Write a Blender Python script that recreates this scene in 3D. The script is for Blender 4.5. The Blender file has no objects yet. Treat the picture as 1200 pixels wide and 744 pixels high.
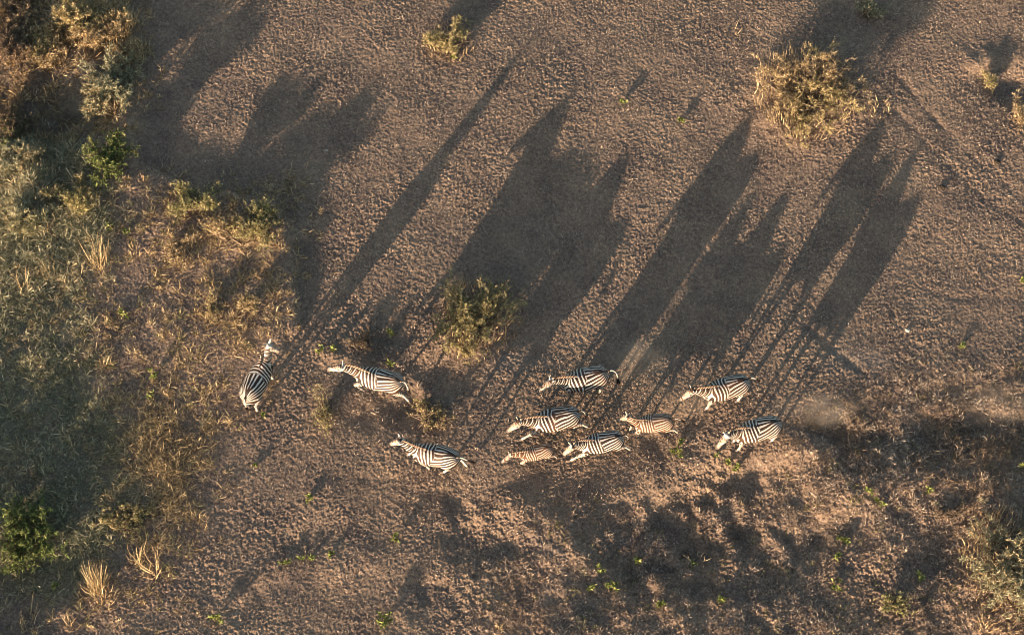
import bpy, bmesh, math, random
import numpy as np
from mathutils import Vector, Matrix

C = bpy.context.scene.collection
R = math.radians

# ------------------------------------------------------------------ camera, light
TILT = R(25.0); DIST = 50.0; FPX = 2000.0          # FPX for a 1200 px wide picture
cd = bpy.data.cameras.new('camera'); cam = bpy.data.objects.new('camera', cd); C.objects.link(cam)
cam.location = (0, -DIST*math.sin(TILT), DIST*math.cos(TILT)); cam.rotation_euler = (TILT, 0, 0)
cd.sensor_width = 36; cd.lens = 36*FPX/1200; cd.clip_end = 3000; cd.clip_start = 0.5
bpy.context.scene.camera = cam
SUN_EL = R(7.6); SUN_AZ = math.atan2(-0.547, -0.837)      # bearing of the sun, clockwise from +Y
sdir = Vector((math.sin(SUN_AZ)*math.cos(SUN_EL), math.cos(SUN_AZ)*math.cos(SUN_EL), math.sin(SUN_EL)))
w = bpy.data.worlds.new("World"); bpy.context.scene.world = w; w.use_nodes = True
nt = w.node_tree; bg = nt.nodes['Background']
sky = nt.nodes.new('ShaderNodeTexSky'); sky.sky_type = 'NISHITA'; sky.sun_disc = False
sky.sun_elevation = SUN_EL; sky.sun_rotation = SUN_AZ % (2*math.pi)
nt.links.new(sky.outputs[0], bg.inputs[0]); bg.inputs[1].default_value = 0.095
sl = bpy.data.lights.new('sun', 'SUN'); sun = bpy.data.objects.new('sun', sl); C.objects.link(sun)
sl.energy = 5.0; sl.angle = R(0.55); sl.color = (1.0, 0.755, 0.53)
sun.rotation_euler = sdir.to_track_quat('Z', 'Y').to_euler()
vs = bpy.context.scene.view_settings
vs.view_transform = 'Standard'; vs.look = 'None'; vs.gamma = 1; vs.use_curve_mapping = False
vs.exposure = 1.88
bpy.context.scene.cycles.filter_width = 0.9

# ------------------------------------------------------------------ helpers
ct, st = math.cos(TILT), math.sin(TILT)
def P(px, py, h=0.0):
    """world point at height h seen at source pixel px,py (vectorised)"""
    px = np.asarray(px, float); py = np.asarray(py, float)
    dx = (px-600)/FPX; dy = (372-py)/FPX
    wx = dx; wy = dy*ct + st; wz = dy*st - ct      # camera looks to -Z local, tilted
    t = (h - DIST*ct)/wz
    return np.stack([t*wx, -DIST*st + t*wy, t*0 + h], -1)

def tag(o, label=None, cat=None, group=None, kind=None):
    if label: o['label'] = label
    if cat: o['category'] = cat
    if group: o['group'] = group
    if kind: o['kind'] = kind
    return o

def thing(name, loc, label, cat, rz=0, group=None):
    o = bpy.data.objects.new(name, None); C.objects.link(o)
    o.empty_display_size = 0.2
    o.location = loc; o.rotation_euler = (0, 0, rz)
    return tag(o, label, cat, group)

def np_mesh(name, verts, faces, sizes=None, attrs=None, mat=None, smooth=False, parent=None):
    """verts Nx3, faces flat index array with per face sizes (or NxK array)"""
    me = bpy.data.meshes.new(name)
    verts = np.ascontiguousarray(verts, dtype=np.float32)
    faces = np.asarray(faces)
    if sizes is None:
        sizes = np.full(len(faces), faces.shape[1]); faces = faces.ravel()
    faces = np.ascontiguousarray(faces, dtype=np.int32)
    starts = np.concatenate([[0], np.cumsum(sizes)[:-1]]).astype(np.int32)
    me.vertices.add(len(verts)); me.vertices.foreach_set('co', verts.ravel())
    me.loops.add(len(faces)); me.loops.foreach_set('vertex_index', faces)
    me.polygons.add(len(sizes)); me.polygons.foreach_set('loop_start', starts)
    me.update(calc_edges=True)
    me.polygons.foreach_set('use_smooth', np.full(len(sizes), smooth, dtype=bool))
    for k, v in (attrs or {}).items():
        a = me.attributes.new(k, 'FLOAT', 'POINT'); a.data.foreach_set('value', np.ascontiguousarray(v, dtype=np.float32))
    me.validate()
    o = bpy.data.objects.new(name, me); C.objects.link(o)
    if mat: me.materials.append(mat)
    if parent: o.parent = parent
    return o

def lattice(x, y, seed, n=256):
    rg = np.random.RandomState(seed); g = rg.rand(n, n).astype(np.float32)
    xi = np.floor(x); yi = np.floor(y); fx = x-xi; fy = y-yi
    xi = xi.astype(np.int64) % n; yi = yi.astype(np.int64) % n
    fx = fx*fx*(3-2*fx); fy = fy*fy*(3-2*fy)
    x1 = (xi+1) % n; y1 = (yi+1) % n
    return (g[xi, yi]*(1-fx)+g[x1, yi]*fx)*(1-fy) + (g[xi, y1]*(1-fx)+g[x1, y1]*fx)*fy
def fbm(x, y, wl, seed, octs=3, gain=.5):
    s = 0; a = 1; tot = 0
    for k in range(octs):
        an = .6 + 1.1*k                                   # rotate octaves, hides the lattice
        u = (x*math.cos(an)-y*math.sin(an))/wl; v = (x*math.sin(an)+y*math.cos(an))/wl
        s = s + a*(lattice(u+17.3*k, v+5.1*k, seed+k)-.5); tot += a; a *= gain; wl /= 2.03
    return s/tot*2
def worley(x, y, wl, seed):
    """distance to nearest and second nearest feature point, plus a per cell random value"""
    n = 128; rg = np.random.RandomState(seed); jx = rg.rand(n, n); jy = rg.rand(n, n); rv = rg.rand(n, n)
    x = x/wl; y = y/wl; xi = np.floor(x).astype(np.int64); yi = np.floor(y).astype(np.int64)
    d1 = np.full(x.shape, 9.0, np.float32); d2 = d1.copy(); val = np.zeros(x.shape, np.float32)
    for i in (-1, 0, 1):
        for j in (-1, 0, 1):
            a = (xi+i) % n; b = (yi+j) % n
            d = np.hypot(xi+i+jx[a, b]-x, yi+j+jy[a, b]-y)
            m = d < d1
            d2 = np.where(m, d1, np.minimum(d2, d)); val = np.where(m, rv[a, b], val); d1 = np.where(m, d, d1)
    return d1, d2, val
def sstep(a, b, x):
    t = np.clip((x-a)/(b-a), 0, 1); return t*t*(3-2*t)
def poly_sdf(pts, X, Y):
    """signed distance, positive inside"""
    d = np.full(X.shape, 1e9); ins = np.zeros(X.shape, bool); n = len(pts)
    for i in range(n):
        a = pts[i]; b = pts[(i+1) % n]; ex, ey = b[0]-a[0], b[1]-a[1]
        t = np.clip(((X-a[0])*ex+(Y-a[1])*ey)/(ex*ex+ey*ey), 0, 1)
        d = np.minimum(d, np.hypot(X-a[0]-t*ex, Y-a[1]-t*ey))
        c = ((a[1] > Y) != (b[1] > Y)) & (X < (b[0]-a[0])*(Y-a[1])/(b[1]-a[1]+1e-12)+a[0])
        ins ^= c
    return np.where(ins, d, -d)
def ppoly(pts): return [tuple(P(a, b)[:2]) for a, b in pts]

# ------------------------------------------------------------------ materials
def new_mat(name, rough=.9, spec=.2):
    m = bpy.data.materials.new(name); m.use_nodes = True
    b = m.node_tree.nodes['Principled BSDF']; b.inputs['Roughness'].default_value = rough
    b.inputs['Specular IOR Level'].default_value = spec
    return m, m.node_tree, b
def ramp(nt, stops, src, interp='LINEAR'):
    r = nt.nodes.new('ShaderNodeValToRGB'); cr = r.color_ramp; cr.interpolation = interp
    while len(cr.elements) < len(stops): cr.elements.new(.5)
    for e, (p, c) in zip(cr.elements, stops): e.position = p; e.color = (*c, 1)
    nt.links.new(src, r.inputs[0]); return r.outputs[0]
def attr(nt, name):
    a = nt.nodes.new('ShaderNodeAttribute'); a.attribute_name = name; return a.outputs['Fac']
def mix(nt, f, a, b, bt='MIX'):
    m = nt.nodes.new('ShaderNodeMix'); m.data_type = 'RGBA'; m.blend_type = bt
    for s, v in ((m.inputs[0], f), (m.inputs[6], a), (m.inputs[7], b)):
        if isinstance(v, (int, float)): s.default_value = v
        elif isinstance(v, tuple): s.default_value = (*v, 1)
        else: nt.links.new(v, s)
    return m.outputs[2]
def noise(nt, scale, detail=4, rough=.6, co=None):
    n = nt.nodes.new('ShaderNodeTexNoise'); n.inputs['Scale'].default_value = scale
    n.inputs['Detail'].default_value = detail; n.inputs['Roughness'].default_value = rough
    g = nt.nodes.new('ShaderNodeTexCoord'); nt.links.new(g.outputs['Object'], n.inputs['Vector'])
    return n.outputs['Fac']
def math_(nt, op, a, b=None, c=None):
    m = nt.nodes.new('ShaderNodeMath'); m.operation = op
    for i, v in enumerate((a, b, c)):
        if v is None: continue
        if isinstance(v, (int, float)): m.inputs[i].default_value = v
        else: nt.links.new(v, m.inputs[i])
    return m.outputs[0]

def ground_mat():
    m, nt, b = new_mat('trampled_soil', .95, .1)
    soil = ramp(nt, [(.25, (.134, .099, .079)), (.5, (.232, .172, .130)), (.75, (.360, .274, .206))], noise(nt, 9, 6, .7))
    big = ramp(nt, [(.35, (.74, .73, .76)), (.65, (1.2, 1.15, 1.06))], noise(nt, .7, 6, .68))
    col = mix(nt, 1.0, soil, big, 'MULTIPLY')
    fine = ramp(nt, [(.38, (.34, .34, .37)), (.5, (1.0, .98, .95)), (.64, (1.6, 1.5, 1.38))], noise(nt, 24, 6, .85))
    col = mix(nt, .9, col, fine, 'MULTIPLY')
    gr = ramp(nt, [(.3, (.10, .095, .06)), (.7, (.22, .20, .135))], noise(nt, 14, 5, .7))
    col = mix(nt, attr(nt, 'grassy'), col, gr)
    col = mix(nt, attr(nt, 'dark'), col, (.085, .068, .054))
    col = mix(nt, attr(nt, 'dusty'), col, (.28, .218, .170))
    nt.links.new(col, b.inputs['Base Color'])
    bp = nt.nodes.new('ShaderNodeBump'); bp.inputs['Strength'].default_value = .9; bp.inputs['Distance'].default_value = .03
    nt.links.new(noise(nt, 60, 4, .7), bp.inputs['Height']); nt.links.new(bp.outputs[0], b.inputs['Normal'])
    return m

def blade_mat(name, stops, trans=.25):
    m, nt, b = new_mat(name, .8, .2)
    col = ramp(nt, stops, attr(nt, 'tint'))
    nt.links.new(col, b.inputs['Base Color'])
    if trans:
        t = nt.nodes.new('ShaderNodeBsdfTranslucent'); nt.links.new(col, t.inputs[0])
        mx = nt.nodes.new('ShaderNodeMixShader'); mx.inputs[0].default_value = trans
        out = nt.nodes['Material Output']
        nt.links.new(b.outputs[0], mx.inputs[1]); nt.links.new(t.outputs[0], mx.inputs[2]); nt.links.new(mx.outputs[0], out.inputs[0])
    return m
STRAW = [(0, (.12, .08, .042)), (.45, (.38, .27, .14)), (1, (.70, .55, .32))]
OLIVE = [(0, (.07, .065, .028)), (.35, (.22, .20, .08)), (.75, (.45, .38, .18)), (1, (.62, .50, .27))]
GREY  = [(0, (.08, .085, .05)), (.4, (.22, .22, .13)), (.8, (.40, .37, .24)), (1, (.60, .53, .35))]
GREEN = [(0, (.03, .045, .014)), (.4, (.085, .115, .035)), (.75, (.18, .22, .065)), (1, (.33, .33, .12))]
BROWN = [(0, (.06, .042, .03)), (.5, (.15, .105, .07)), (1, (.30, .215, .14))]
LITTER = [(0, (.05, .04, .035)), (.35, (.14, .105, .08)), (.6, (.30, .23, .175)), (1, (.60, .48, .36))]
BARK = [(0, (.07, .05, .035)), (1, (.24, .18, .125))]
M = {k: blade_mat(k.lower()+'_blades', v) for k, v in dict(STRAW=STRAW, OLIVE=OLIVE, GREY=GREY, GREEN=GREEN, BROWN=BROWN).items()}
M['LEAF'] = blade_mat('leaf_blades', [(0, (.06, .07, .025)), (.4, (.16, .18, .05)), (.75, (.30, .33, .09)), (1, (.46, .44, .18))])
M['LITTER'] = blade_mat('litter_blades', LITTER, 0)
M['BARK'] = blade_mat('bark_twigs', BARK, 0)

# ------------------------------------------------------------------ terrain
XS = np.arange(-16.6, 16.601, .020); YS = np.arange(-10.8, 12.2, .020)
def grow(a, out, f=1.12):
    r = [a]; s = .05
    while abs(r[-1]) < out: r.append(r[-1]+math.copysign(s, a)); s *= f
    return np.array(r[1:])
XA = np.concatenate([grow(XS[0], 700)[::-1], XS, grow(XS[-1], 700)])
YA = np.concatenate([grow(YS[0], 700)[::-1], YS, grow(YS[-1], 700)])
GX, GY = np.meshgrid(XA, YA, indexing='ij')
GX = GX.astype(np.float32); GY = GY.astype(np.float32)

# broad forms, evaluated on a 10 cm grid
mx = np.arange(-22, 22.01, .1); my = np.arange(-16, 17.01, .1)
MX, MY = np.meshgrid(mx, my, indexing='ij')
def gauss(px, py, rx, ry, h, ang=0):
    """bump: centre and radii in source pixels, turned by ang degrees"""
    c = P(px, py); a = R(ang); dx = MX-c[0]; dy = MY-c[1]
    u = (dx*math.cos(a)+dy*math.sin(a))/(rx/40); v = (-dx*math.sin(a)+dy*math.cos(a))/(ry/40)
    return h*np.exp(-(u*u+v*v))
def blob(pts, h, soft, nz=.25, seed=1):
    """raised (or sunk) area with an uneven edge"""
    d = poly_sdf(ppoly(pts), MX, MY) + nz*fbm(MX, MY, .9, seed, 3)
    return h*sstep(-soft/2, soft/2, d)
macro = .05*fbm(MX, MY, 5, 11, 3)
# left bank, ends in a low step down to the trampled flat
macro += blob([(-400, -300), (60, -300), (120, 60), (165, 190), (230, 225), (325, 235), (350, 300), (352, 385), (322, 415), (250, 600), (200, 1100), (-400, 1100)], .19, .5, .4, 21) * \
    (0.08+.92*sstep(-3.2, -.2, MY))
HUMPS = [
 # lower right: hummocks and hollows
 (650, 635, 42, 30, .15, -20), (610, 590, 22, 14, .10, 0), (780, 570, 20, 14, .06, 0), (700, 590, 60, 30, .07, 25),
 (800, 605, 90, 55, -.22, 20), (740, 640, 50, 30, -.10, 20), (880, 560, 60, 26, -.12, 10), (760, 520, 40, 26, -.10, 30),
 (540, 610, 34, 40, -.13, 30), (500, 690, 40, 18, -.14, 50), (600, 640, 20, 16, -.14, 0),
 (1060, 600, 60, 40, .10, 20), (1110, 650, 50, 35, -.20, 30), (990, 570, 60, 35, .09, 10),
 (1080, 512, 100, 18, -.09, 5), (1000, 508, 50, 14, -.10, -10), (1150, 500, 50, 14, -.10, 0), (820, 650, 95, 55, -.24, 20), (940, 640, 60, 30, -.16, 40),
 (1180, 560, 60, 24, .10, 0), (950, 530, 26, 18, .14, 0), 
 (420, 660, 60, 22, .05, 0), (340, 640, 50, 20, -.06, 20), (300, 700, 50, 20, -.08, 40),
 (450, 480, 46, 22, -.14, 10), (500, 470, 40, 20, -.10, 0), (395, 410, 20, 14, .12, 0), (455, 395, 30, 18, -.10, 20),
 (545, 395, 50, 36, .12, 0), (505, 430, 30, 16, -.08, 0),
 (940, 115, 75, 60, .16, 0), (1190, 100, 40, 40, -.12, 0), (1160, 70, 40, 20, .12, 0), (1010, 20, 30, 16, .1, 0),
 (30, 80, 60, 60, .25, 0), (75, 140, 48, 36, -.35, 20), (130, 100, 34, 36, .20, 0), (110, 30, 50, 26, .2, 0),
 (60, 225, 90, 45, .25, 0), (1180, 680, 50, 60, .25, 0),
]
hsum = 0
for a in HUMPS: hsum = hsum+gauss(*a)
macro += hsum*np.clip(1+1.3*fbm(MX, MY, .9, 37, 3, .6), .1, 2.2)
macro += gauss(230, 270, 60, 30, .12) + gauss(310, 285, 36, 26, .12)
# rougher, hummocky ground towards the lower right and on the left bank
rough_lr = sstep(-.6, 2.2, poly_sdf(ppoly([(560, 570), (700, 560), (900, 500), (1020, 415), (1400, 380), (1400, 1000), (420, 1000), (480, 740)]), MX, MY)+.6*fbm(MX, MY, 2.5, 31))
rough_l = sstep(-.5, 1.2, poly_sdf(ppoly([(-300, -300), (150, -300), (165, 200), (110, 300), (150, 420), (130, 560), (170, 700), (100, 1000), (-300, 1000)]), MX, MY)+.5*fbm(MX, MY, 2.0, 33))
rough_m = sstep(-.4, .8, poly_sdf(ppoly([(190, 225), (340, 225), (350, 320), (300, 400), (220, 420), (120, 380)]), MX, MY))
hum = fbm(MX, MY, .95, 41, 3, .55)
macro += rough_lr*(.08*hum+.05*fbm(MX, MY, .55, 49, 2)+.06*fbm(MX, MY, 2.4, 44, 2)) + rough_l*.09*hum + rough_m*.05*hum + .018*fbm(MX, MY, 1.3, 47, 3)
far_fade = sstep(22, 18, np.abs(MX))*sstep(17, 14, np.abs(MY))
def bil(grid, x, y):
    u = np.clip((x-mx[0])/.1, 0, len(mx)-1.001); v = np.clip((y-my[0])/.1, 0, len(my)-1.001)
    i = u.astype(np.int32); j = v.astype(np.int32); fu = u-i; fv = v-j
    return (grid[i, j]*(1-fu)+grid[i+1, j]*fu)*(1-fv)+(grid[i, j+1]*(1-fu)+grid[i+1, j+1]*fu)*fv
inside = (np.clip(1-np.maximum(np.abs(GX)-18, np.abs(GY)-13)/6, 0, 1)).astype(np.float32)
H = bil(macro, GX, GY)*(.3+.7*inside) + (1-inside)*.25*fbm(GX, GY, 9, 61, 4)
# clods and hoof-churned crumb
amp = inside
d1, d2, val = worley(GX+.06*fbm(GX, GY, .2, 71, 2), GY+.06*fbm(GX, GY, .2, 73, 2), .084, 75)
patch = .5+.65*sstep(-.4, .5, fbm(GX, GY, 1.3, 77, 4, .6))
clod = np.clip(.75-d1, 0, 1)*(.1+val)*.026
e1, e2, v2 = worley(GX, GY, .056, 79)
clod2 = np.clip(.7-e1, 0, 1)*(v2 > .55)*.026
rip = .009*np.abs(fbm(GX*.84+GY*.55, 1.9*(GY*.84-GX*-.55), .2, 81, 3))
f1 = fbm(GX, GY, .062, 83, 2, .7)*.024
RL = bil(rough_lr, GX, GY)+.7*bil(rough_l, GX, GY)
tr = np.zeros_like(GX)
for pl, am in (([(946, 386), (968, 402), (985, 418), (1012, 438)], -.07), ([(1050, 88), (1105, 150), (1160, 205), (1215, 245)], -.028), ([(1030, 110), (1085, 168), (1140, 222), (1215, 272)], -.024), ([(700, 30), (760, 90), (800, 150), (850, 190)], -.014),
               ([(960, 300), (1040, 330), (1120, 350), (1215, 350)], -.014), ([(380, 560), (450, 560), (520, 590), (600, 640)], -.016)):
    q = [P(a, b)[:2] for a, b in pl]
    for a, b in zip(q[:-1], q[1:]):
        e = b-a; t = np.clip(((GX-a[0])*e[0]+(GY-a[1])*e[1])/(e@e), 0, 1)
        tr = np.minimum(tr, (am*np.exp(-((GX-a[0]-t*e[0])**2+(GY-a[1]-t*e[1])**2)/.016)).astype(np.float32))
H = H + amp*(patch*(clod+clod2+f1)*(1+.5*RL)+rip + RL*(.022*fbm(GX, GY, .24, 87, 3)+.016*fbm(GX, GY, .10, 89, 2, .7))+tr*(.6+.8*fbm(GX, GY, .5, 99, 2)))
del d1, d2, e1, e2
H = H.astype(np.float32)

def ground_z(x, y):
    x = np.atleast_1d(np.asarray(x, float)); y = np.atleast_1d(np.asarray(y, float))
    i = np.clip(np.searchsorted(XA, x)-1, 0, len(XA)-2); j = np.clip(np.searchsorted(YA, y)-1, 0, len(YA)-2)
    fu = np.clip((x-XA[i])/(XA[i+1]-XA[i]), 0, 1); fv = np.clip((y-YA[j])/(YA[j+1]-YA[j]), 0, 1)
    return (H[i, j]*(1-fu)+H[i+1, j]*fu)*(1-fv)+(H[i, j+1]*(1-fu)+H[i+1, j+1]*fu)*fv

GRASSPOLY = ppoly([(-300, 150), (80, 165), (110, 230), (120, 300), (100, 420), (130, 520), (150, 640), (60, 690), (-300, 700)])
TOPPOLY = ppoly([(-300, -200), (150, -200), (165, 60), (150, 165), (90, 170), (-300, 160)])
nzz = fbm(GX, GY, 1.3, 91, 3)
grassy = np.clip(sstep(-.7, .6, poly_sdf(GRASSPOLY, GX, GY)+.8*nzz)*.85 + .5*sstep(-.5, .5, poly_sdf(TOPPOLY, GX, GY)+.5*nzz) , 0, 1)*(.6+.4*sstep(-.4, .4, fbm(GX, GY, .5, 93, 3)))
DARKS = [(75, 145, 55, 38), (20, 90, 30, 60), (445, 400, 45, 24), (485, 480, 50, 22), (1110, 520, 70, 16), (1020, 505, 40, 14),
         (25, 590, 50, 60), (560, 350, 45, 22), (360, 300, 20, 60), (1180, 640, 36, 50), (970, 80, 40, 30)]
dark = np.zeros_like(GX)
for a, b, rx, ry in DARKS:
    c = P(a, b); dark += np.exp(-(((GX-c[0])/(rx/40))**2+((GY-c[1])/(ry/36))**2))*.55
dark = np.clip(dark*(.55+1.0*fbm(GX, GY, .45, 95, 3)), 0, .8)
dusty = np.zeros_like(GX)
for a, b, rx, ry in [(745, 432, 36, 20), (980, 480, 60, 14), (950, 490, 40, 16), (645, 640, 26, 14), (1000, 420, 46, 18), (600, 420, 60, 20)]:
    c = P(a, b); dusty += np.exp(-(((GX-c[0])/(rx/40))**2+((GY-c[1])/(ry/36))**2))*.6
dusty = np.clip(dusty*(.7+.8*fbm(GX, GY, .6, 97, 3)), 0, .6)
nx, ny = GX.shape
idx = np.arange(nx*ny).reshape(nx, ny)
faces = np.stack([idx[:-1, :-1], idx[1:, :-1], idx[1:, 1:], idx[:-1, 1:]], -1).reshape(-1, 4)
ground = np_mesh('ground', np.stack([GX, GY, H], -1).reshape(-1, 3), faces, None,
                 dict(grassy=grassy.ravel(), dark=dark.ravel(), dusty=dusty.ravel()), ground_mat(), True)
tag(ground, kind='structure')
del faces, idx, nzz

# ------------------------------------------------------------------ blades, bushes
def blade_arrays(base, tip, width, bend, rg, seg=3):
    """curved tapering blades; base, tip Nx3; bend Nx3 offset of the middle"""
    n = len(base); d = tip-base
    side = np.cross(d, rg.normal(size=(n, 3))); side /= np.linalg.norm(side, axis=1)[:, None]+1e-9
    vs_, fs, sz = [], [], []
    for k in range(seg):
        t = k/seg; c = base+d*t+bend*(4*t*(1-t)); wv = side*(width*(1-t**1.5)*.5)[:, None]
        vs_ += [c-wv, c+wv]
    vs_.append(tip); V = np.stack(vs_, 1); m = V.shape[1]
    off = np.arange(n)[:, None]*m
    quads = [off+np.array([[2*k, 2*k+1, 2*k+3, 2*k+2]]) for k in range(seg-1)]
    tri = off+np.array([[2*seg-2, 2*seg-1, 2*seg]])
    q = np.concatenate(quads, 0) if quads else np.zeros((0, 4), int)
    F = np.concatenate([q.ravel(), tri.ravel()]); S = np.concatenate([np.full(len(q), 4), np.full(len(tri), 3)])
    return V.reshape(-1, 3), F, S, m
def join(parts):
    V, F, S, T = [], [], [], []; o = 0
    for v, f, s, t in parts:
        V.append(v); F.append(f+o); S.append(s); T.append(t); o += len(v)
    return np.concatenate(V), np.concatenate(F), np.concatenate(S), np.concatenate(T)
def blades(base, tip, width, bend, tint, rg, seg=3):
    V, F, S, m = blade_arrays(base, tip, width, bend, rg, seg)
    return V, F, S, np.repeat(tint, m)
def tubes(paths, r0, r1, rg):
    """three sided twigs; paths: N x K x 3"""
    n, k, _ = paths.shape
    tan = np.gradient(paths, axis=1); a = np.cross(tan, rg.normal(size=(n, 1, 3))); a /= np.linalg.norm(a, axis=2)[..., None]+1e-9
    b = np.cross(tan, a); b /= np.linalg.norm(b, axis=2)[..., None]+1e-9
    rr = r0[:, None]*(1-np.linspace(0, 1, k))[None]+r1[:, None]*np.linspace(0, 1, k)[None]
    V = np.stack([paths+rr[..., None]*(a*math.cos(t)+b*math.sin(t)) for t in (0, 2.094, 4.189)], 2)
    ix = np.arange(n*k*3).reshape(n, k, 3); F = []
    for j in range(3):
        F.append(np.stack([ix[:, :-1, j], ix[:, :-1, (j+1) % 3], ix[:, 1:, (j+1) % 3], ix[:, 1:, j]], -1).reshape(-1, 4))
    F = np.concatenate(F)
    return V.reshape(-1, 3), F.ravel(), np.full(len(F), 4), np.repeat(rg.rand(n), k*3)

def bush(name, px, py, rx, ry, h, label, cat, leaf='OLIVE', n_stem=60, n_leaf=2500, leaf_len=.09, leaf_w=.028, seed=0, group=None,
         lobes=7, mix_leaf=None, tuft=0, stem_mat='BARK', gap=.35, droop=.3):
    """woody or grassy shrub: curved stems from the foot to an uneven crown of many small leaves; rx, ry in source pixels"""
    rg = np.random.RandomState(seed+1000); c = P(px, py); rx /= 40; ry /= 36
    z0 = float(ground_z(c[0], c[1])[0])
    t = thing(name, (c[0], c[1], z0), label, cat, 0, group)
    # lobes of the crown
    la = rg.rand(lobes)*6.283; lr = np.sqrt((np.arange(lobes)+rg.rand(lobes))/lobes)*.92
    L = np.stack([np.cos(la)*lr*rx, np.sin(la)*lr*ry, h*(.45+.4*rg.rand(lobes))*(1-.35*lr)], 1)
    Ls = (.22+.22*rg.rand(lobes))
    pick = rg.randint(lobes, size=n_stem)
    dv = rg.normal(size=(n_stem, 3)); dv /= np.linalg.norm(dv, axis=1)[:, None]; dv[:, 2] = np.abs(dv[:, 2])*.8
    tips = L[pick]+dv*np.stack([Ls[pick]*rx, Ls[pick]*ry, Ls[pick]*h], 1)*(.6+.5*rg.rand(n_stem))[:, None]
    tips[:, 2] = np.maximum(tips[:, 2], .08*h)
    foot = np.stack([rg.normal(size=n_stem)*.18*rx, rg.normal(size=n_stem)*.18*ry, np.zeros(n_stem)], 1)
    K = 7; tt = np.linspace(0, 1, K)[None, :, None]
    ctrl = foot*.3+tips*.7; ctrl[:, 2] = tips[:, 2]*.8
    paths = (1-tt)**2*foot[:, None]+2*tt*(1-tt)*ctrl[:, None]+tt**2*tips[:, None]
    paths += rg.normal(size=paths.shape)*.02*tt
    gz = ground_z(paths[..., 0].ravel()+c[0], paths[..., 1].ravel()+c[1]).reshape(n_stem, K)-z0
    paths[..., 2] = np.maximum(paths[..., 2], -9)+gz
    v, f, s, ti = tubes(paths, .012+.012*rg.rand(n_stem), np.full(n_stem, .004), rg)
    # side twigs
    nt_ = n_stem*4; pi = rg.randint(n_stem, size=nt_); pk = rg.randint(3, K, size=nt_)
    b0 = paths[pi, pk]; tv = rg.normal(size=(nt_, 3)); tv[:, 2] = np.abs(tv[:, 2])*.7; tv /= np.linalg.norm(tv, axis=1)[:, None]
    ln = (.10+.22*rg.rand(nt_))*min(1, h/.6)
    tp = np.stack([b0, b0+tv*ln[:, None]*.5+rg.normal(size=b0.shape)*.02, b0+tv*ln[:, None]], 1)
    v2, f2, s2, t2 = tubes(tp, np.full(nt_, .006), np.full(nt_, .002), rg)
    V, F, S, T = join([(v, f, s, ti), (v2, f2, s2, t2)])
    np_mesh('stems', V, F, S, dict(tint=T), M[stem_mat], False, t)
    # leaves sit along the twigs and stem ends
    sets = [(leaf, n_leaf)] + ([mix_leaf] if mix_leaf else [])
    for li, (lm, nl) in enumerate(sets):
        q = rg.randint(nt_, size=nl)
        if li: q = q[(np.sin(b0[q, 0]*3/rx+seed)+np.cos(b0[q, 1]*3/ry+seed*2)) > .2] if nl > 1500 else q[:nl]      # the other colour sits in patches
        keep = rg.rand(len(q)) > gap*(lattice(b0[q, 0]*4+9, b0[q, 1]*4+9, seed+5) > .6)
        q = q[keep]; nl = len(q); u = rg.rand(nl, 1)
        b = tp[q, 0]*(1-u)+tp[q, 2]*u + rg.normal(size=(nl, 3))*.015
        d = tv[q]*.6+rg.normal(size=(nl, 3))*.7; d[:, 2] += .25; d /= np.linalg.norm(d, axis=1)[:, None]
        l = leaf_len*(.5+rg.rand(nl)); bend = np.zeros((nl, 3)); bend[:, 2] = l*.12
        tip = b+d*l[:, None]; tip[:, 2] -= droop*l*rg.rand(nl)
        tin = np.clip(.52+.28*rg.normal(size=nl)+.15*(lattice(b[:, 0]*3+40, b[:, 1]*3+40, seed+8)-.5), 0, 1)
        V, F, S, T = blades(b, tip, np.full(nl, leaf_w)*(.6+.7*rg.rand(nl)), bend, tin, rg, 2)
        np_mesh('foliage', V, F, S, dict(tint=T), M[lm], False, t)
    if tuft: np_mesh_tuft(t, rg, c, z0, rx*.95, ry*.95, h*.75, int(tuft*1.3), 'grass_blades', 'STRAW', .017, .35, .15)
    return t

def np_mesh_tuft(t, rg, c, z0, rx, ry, h, n, pname, mat, w=.02, spread=.55, lean=0):
    r = np.sqrt(rg.rand(n)); a = rg.rand(n)*6.283
    bx = np.cos(a)*r*rx; by = np.sin(a)*r*ry
    base = np.stack([bx, by, ground_z(bx+c[0], by+c[1])-z0-.01], 1)
    d = np.stack([np.cos(a)*spread*r+rg.normal(size=n)*spread*.5, np.sin(a)*spread*r+rg.normal(size=n)*spread*.5+lean, np.ones(n)], 1)
    d /= np.linalg.norm(d, axis=1)[:, None]; l = h*(.2+.9*rg.rand(n)**1.3)
    bend = rg.normal(size=(n, 3))*.07*h; bend[:, 2] += .08*l
    V, F, S, T = blades(base, base+d*l[:, None], w*(.6+.8*rg.rand(n)), bend, np.clip(.55+.25*rg.normal(size=n), 0, 1), rg, 3)
    return np_mesh(pname, V, F, S, dict(tint=T), M[mat], False, t)

def tuft(name, px, py, r, h, n, label, cat='grass tuft', mat='STRAW', seed=0, group=None, w=.022, spread=.55, ry=None, lean=.5):
    """one clump of grass or a small leafy plant, a single mesh"""
    rg = np.random.RandomState(seed+3000); c = P(px, py); z0 = float(ground_z(c[0], c[1])[0])
    o = np_mesh_tuft(None, rg, c, z0, r/40, (ry or r)/36, h, n, name, mat, w, spread, lean)
    o.location = (c[0], c[1], z0)
    return tag(o, label, cat, group)

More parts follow.
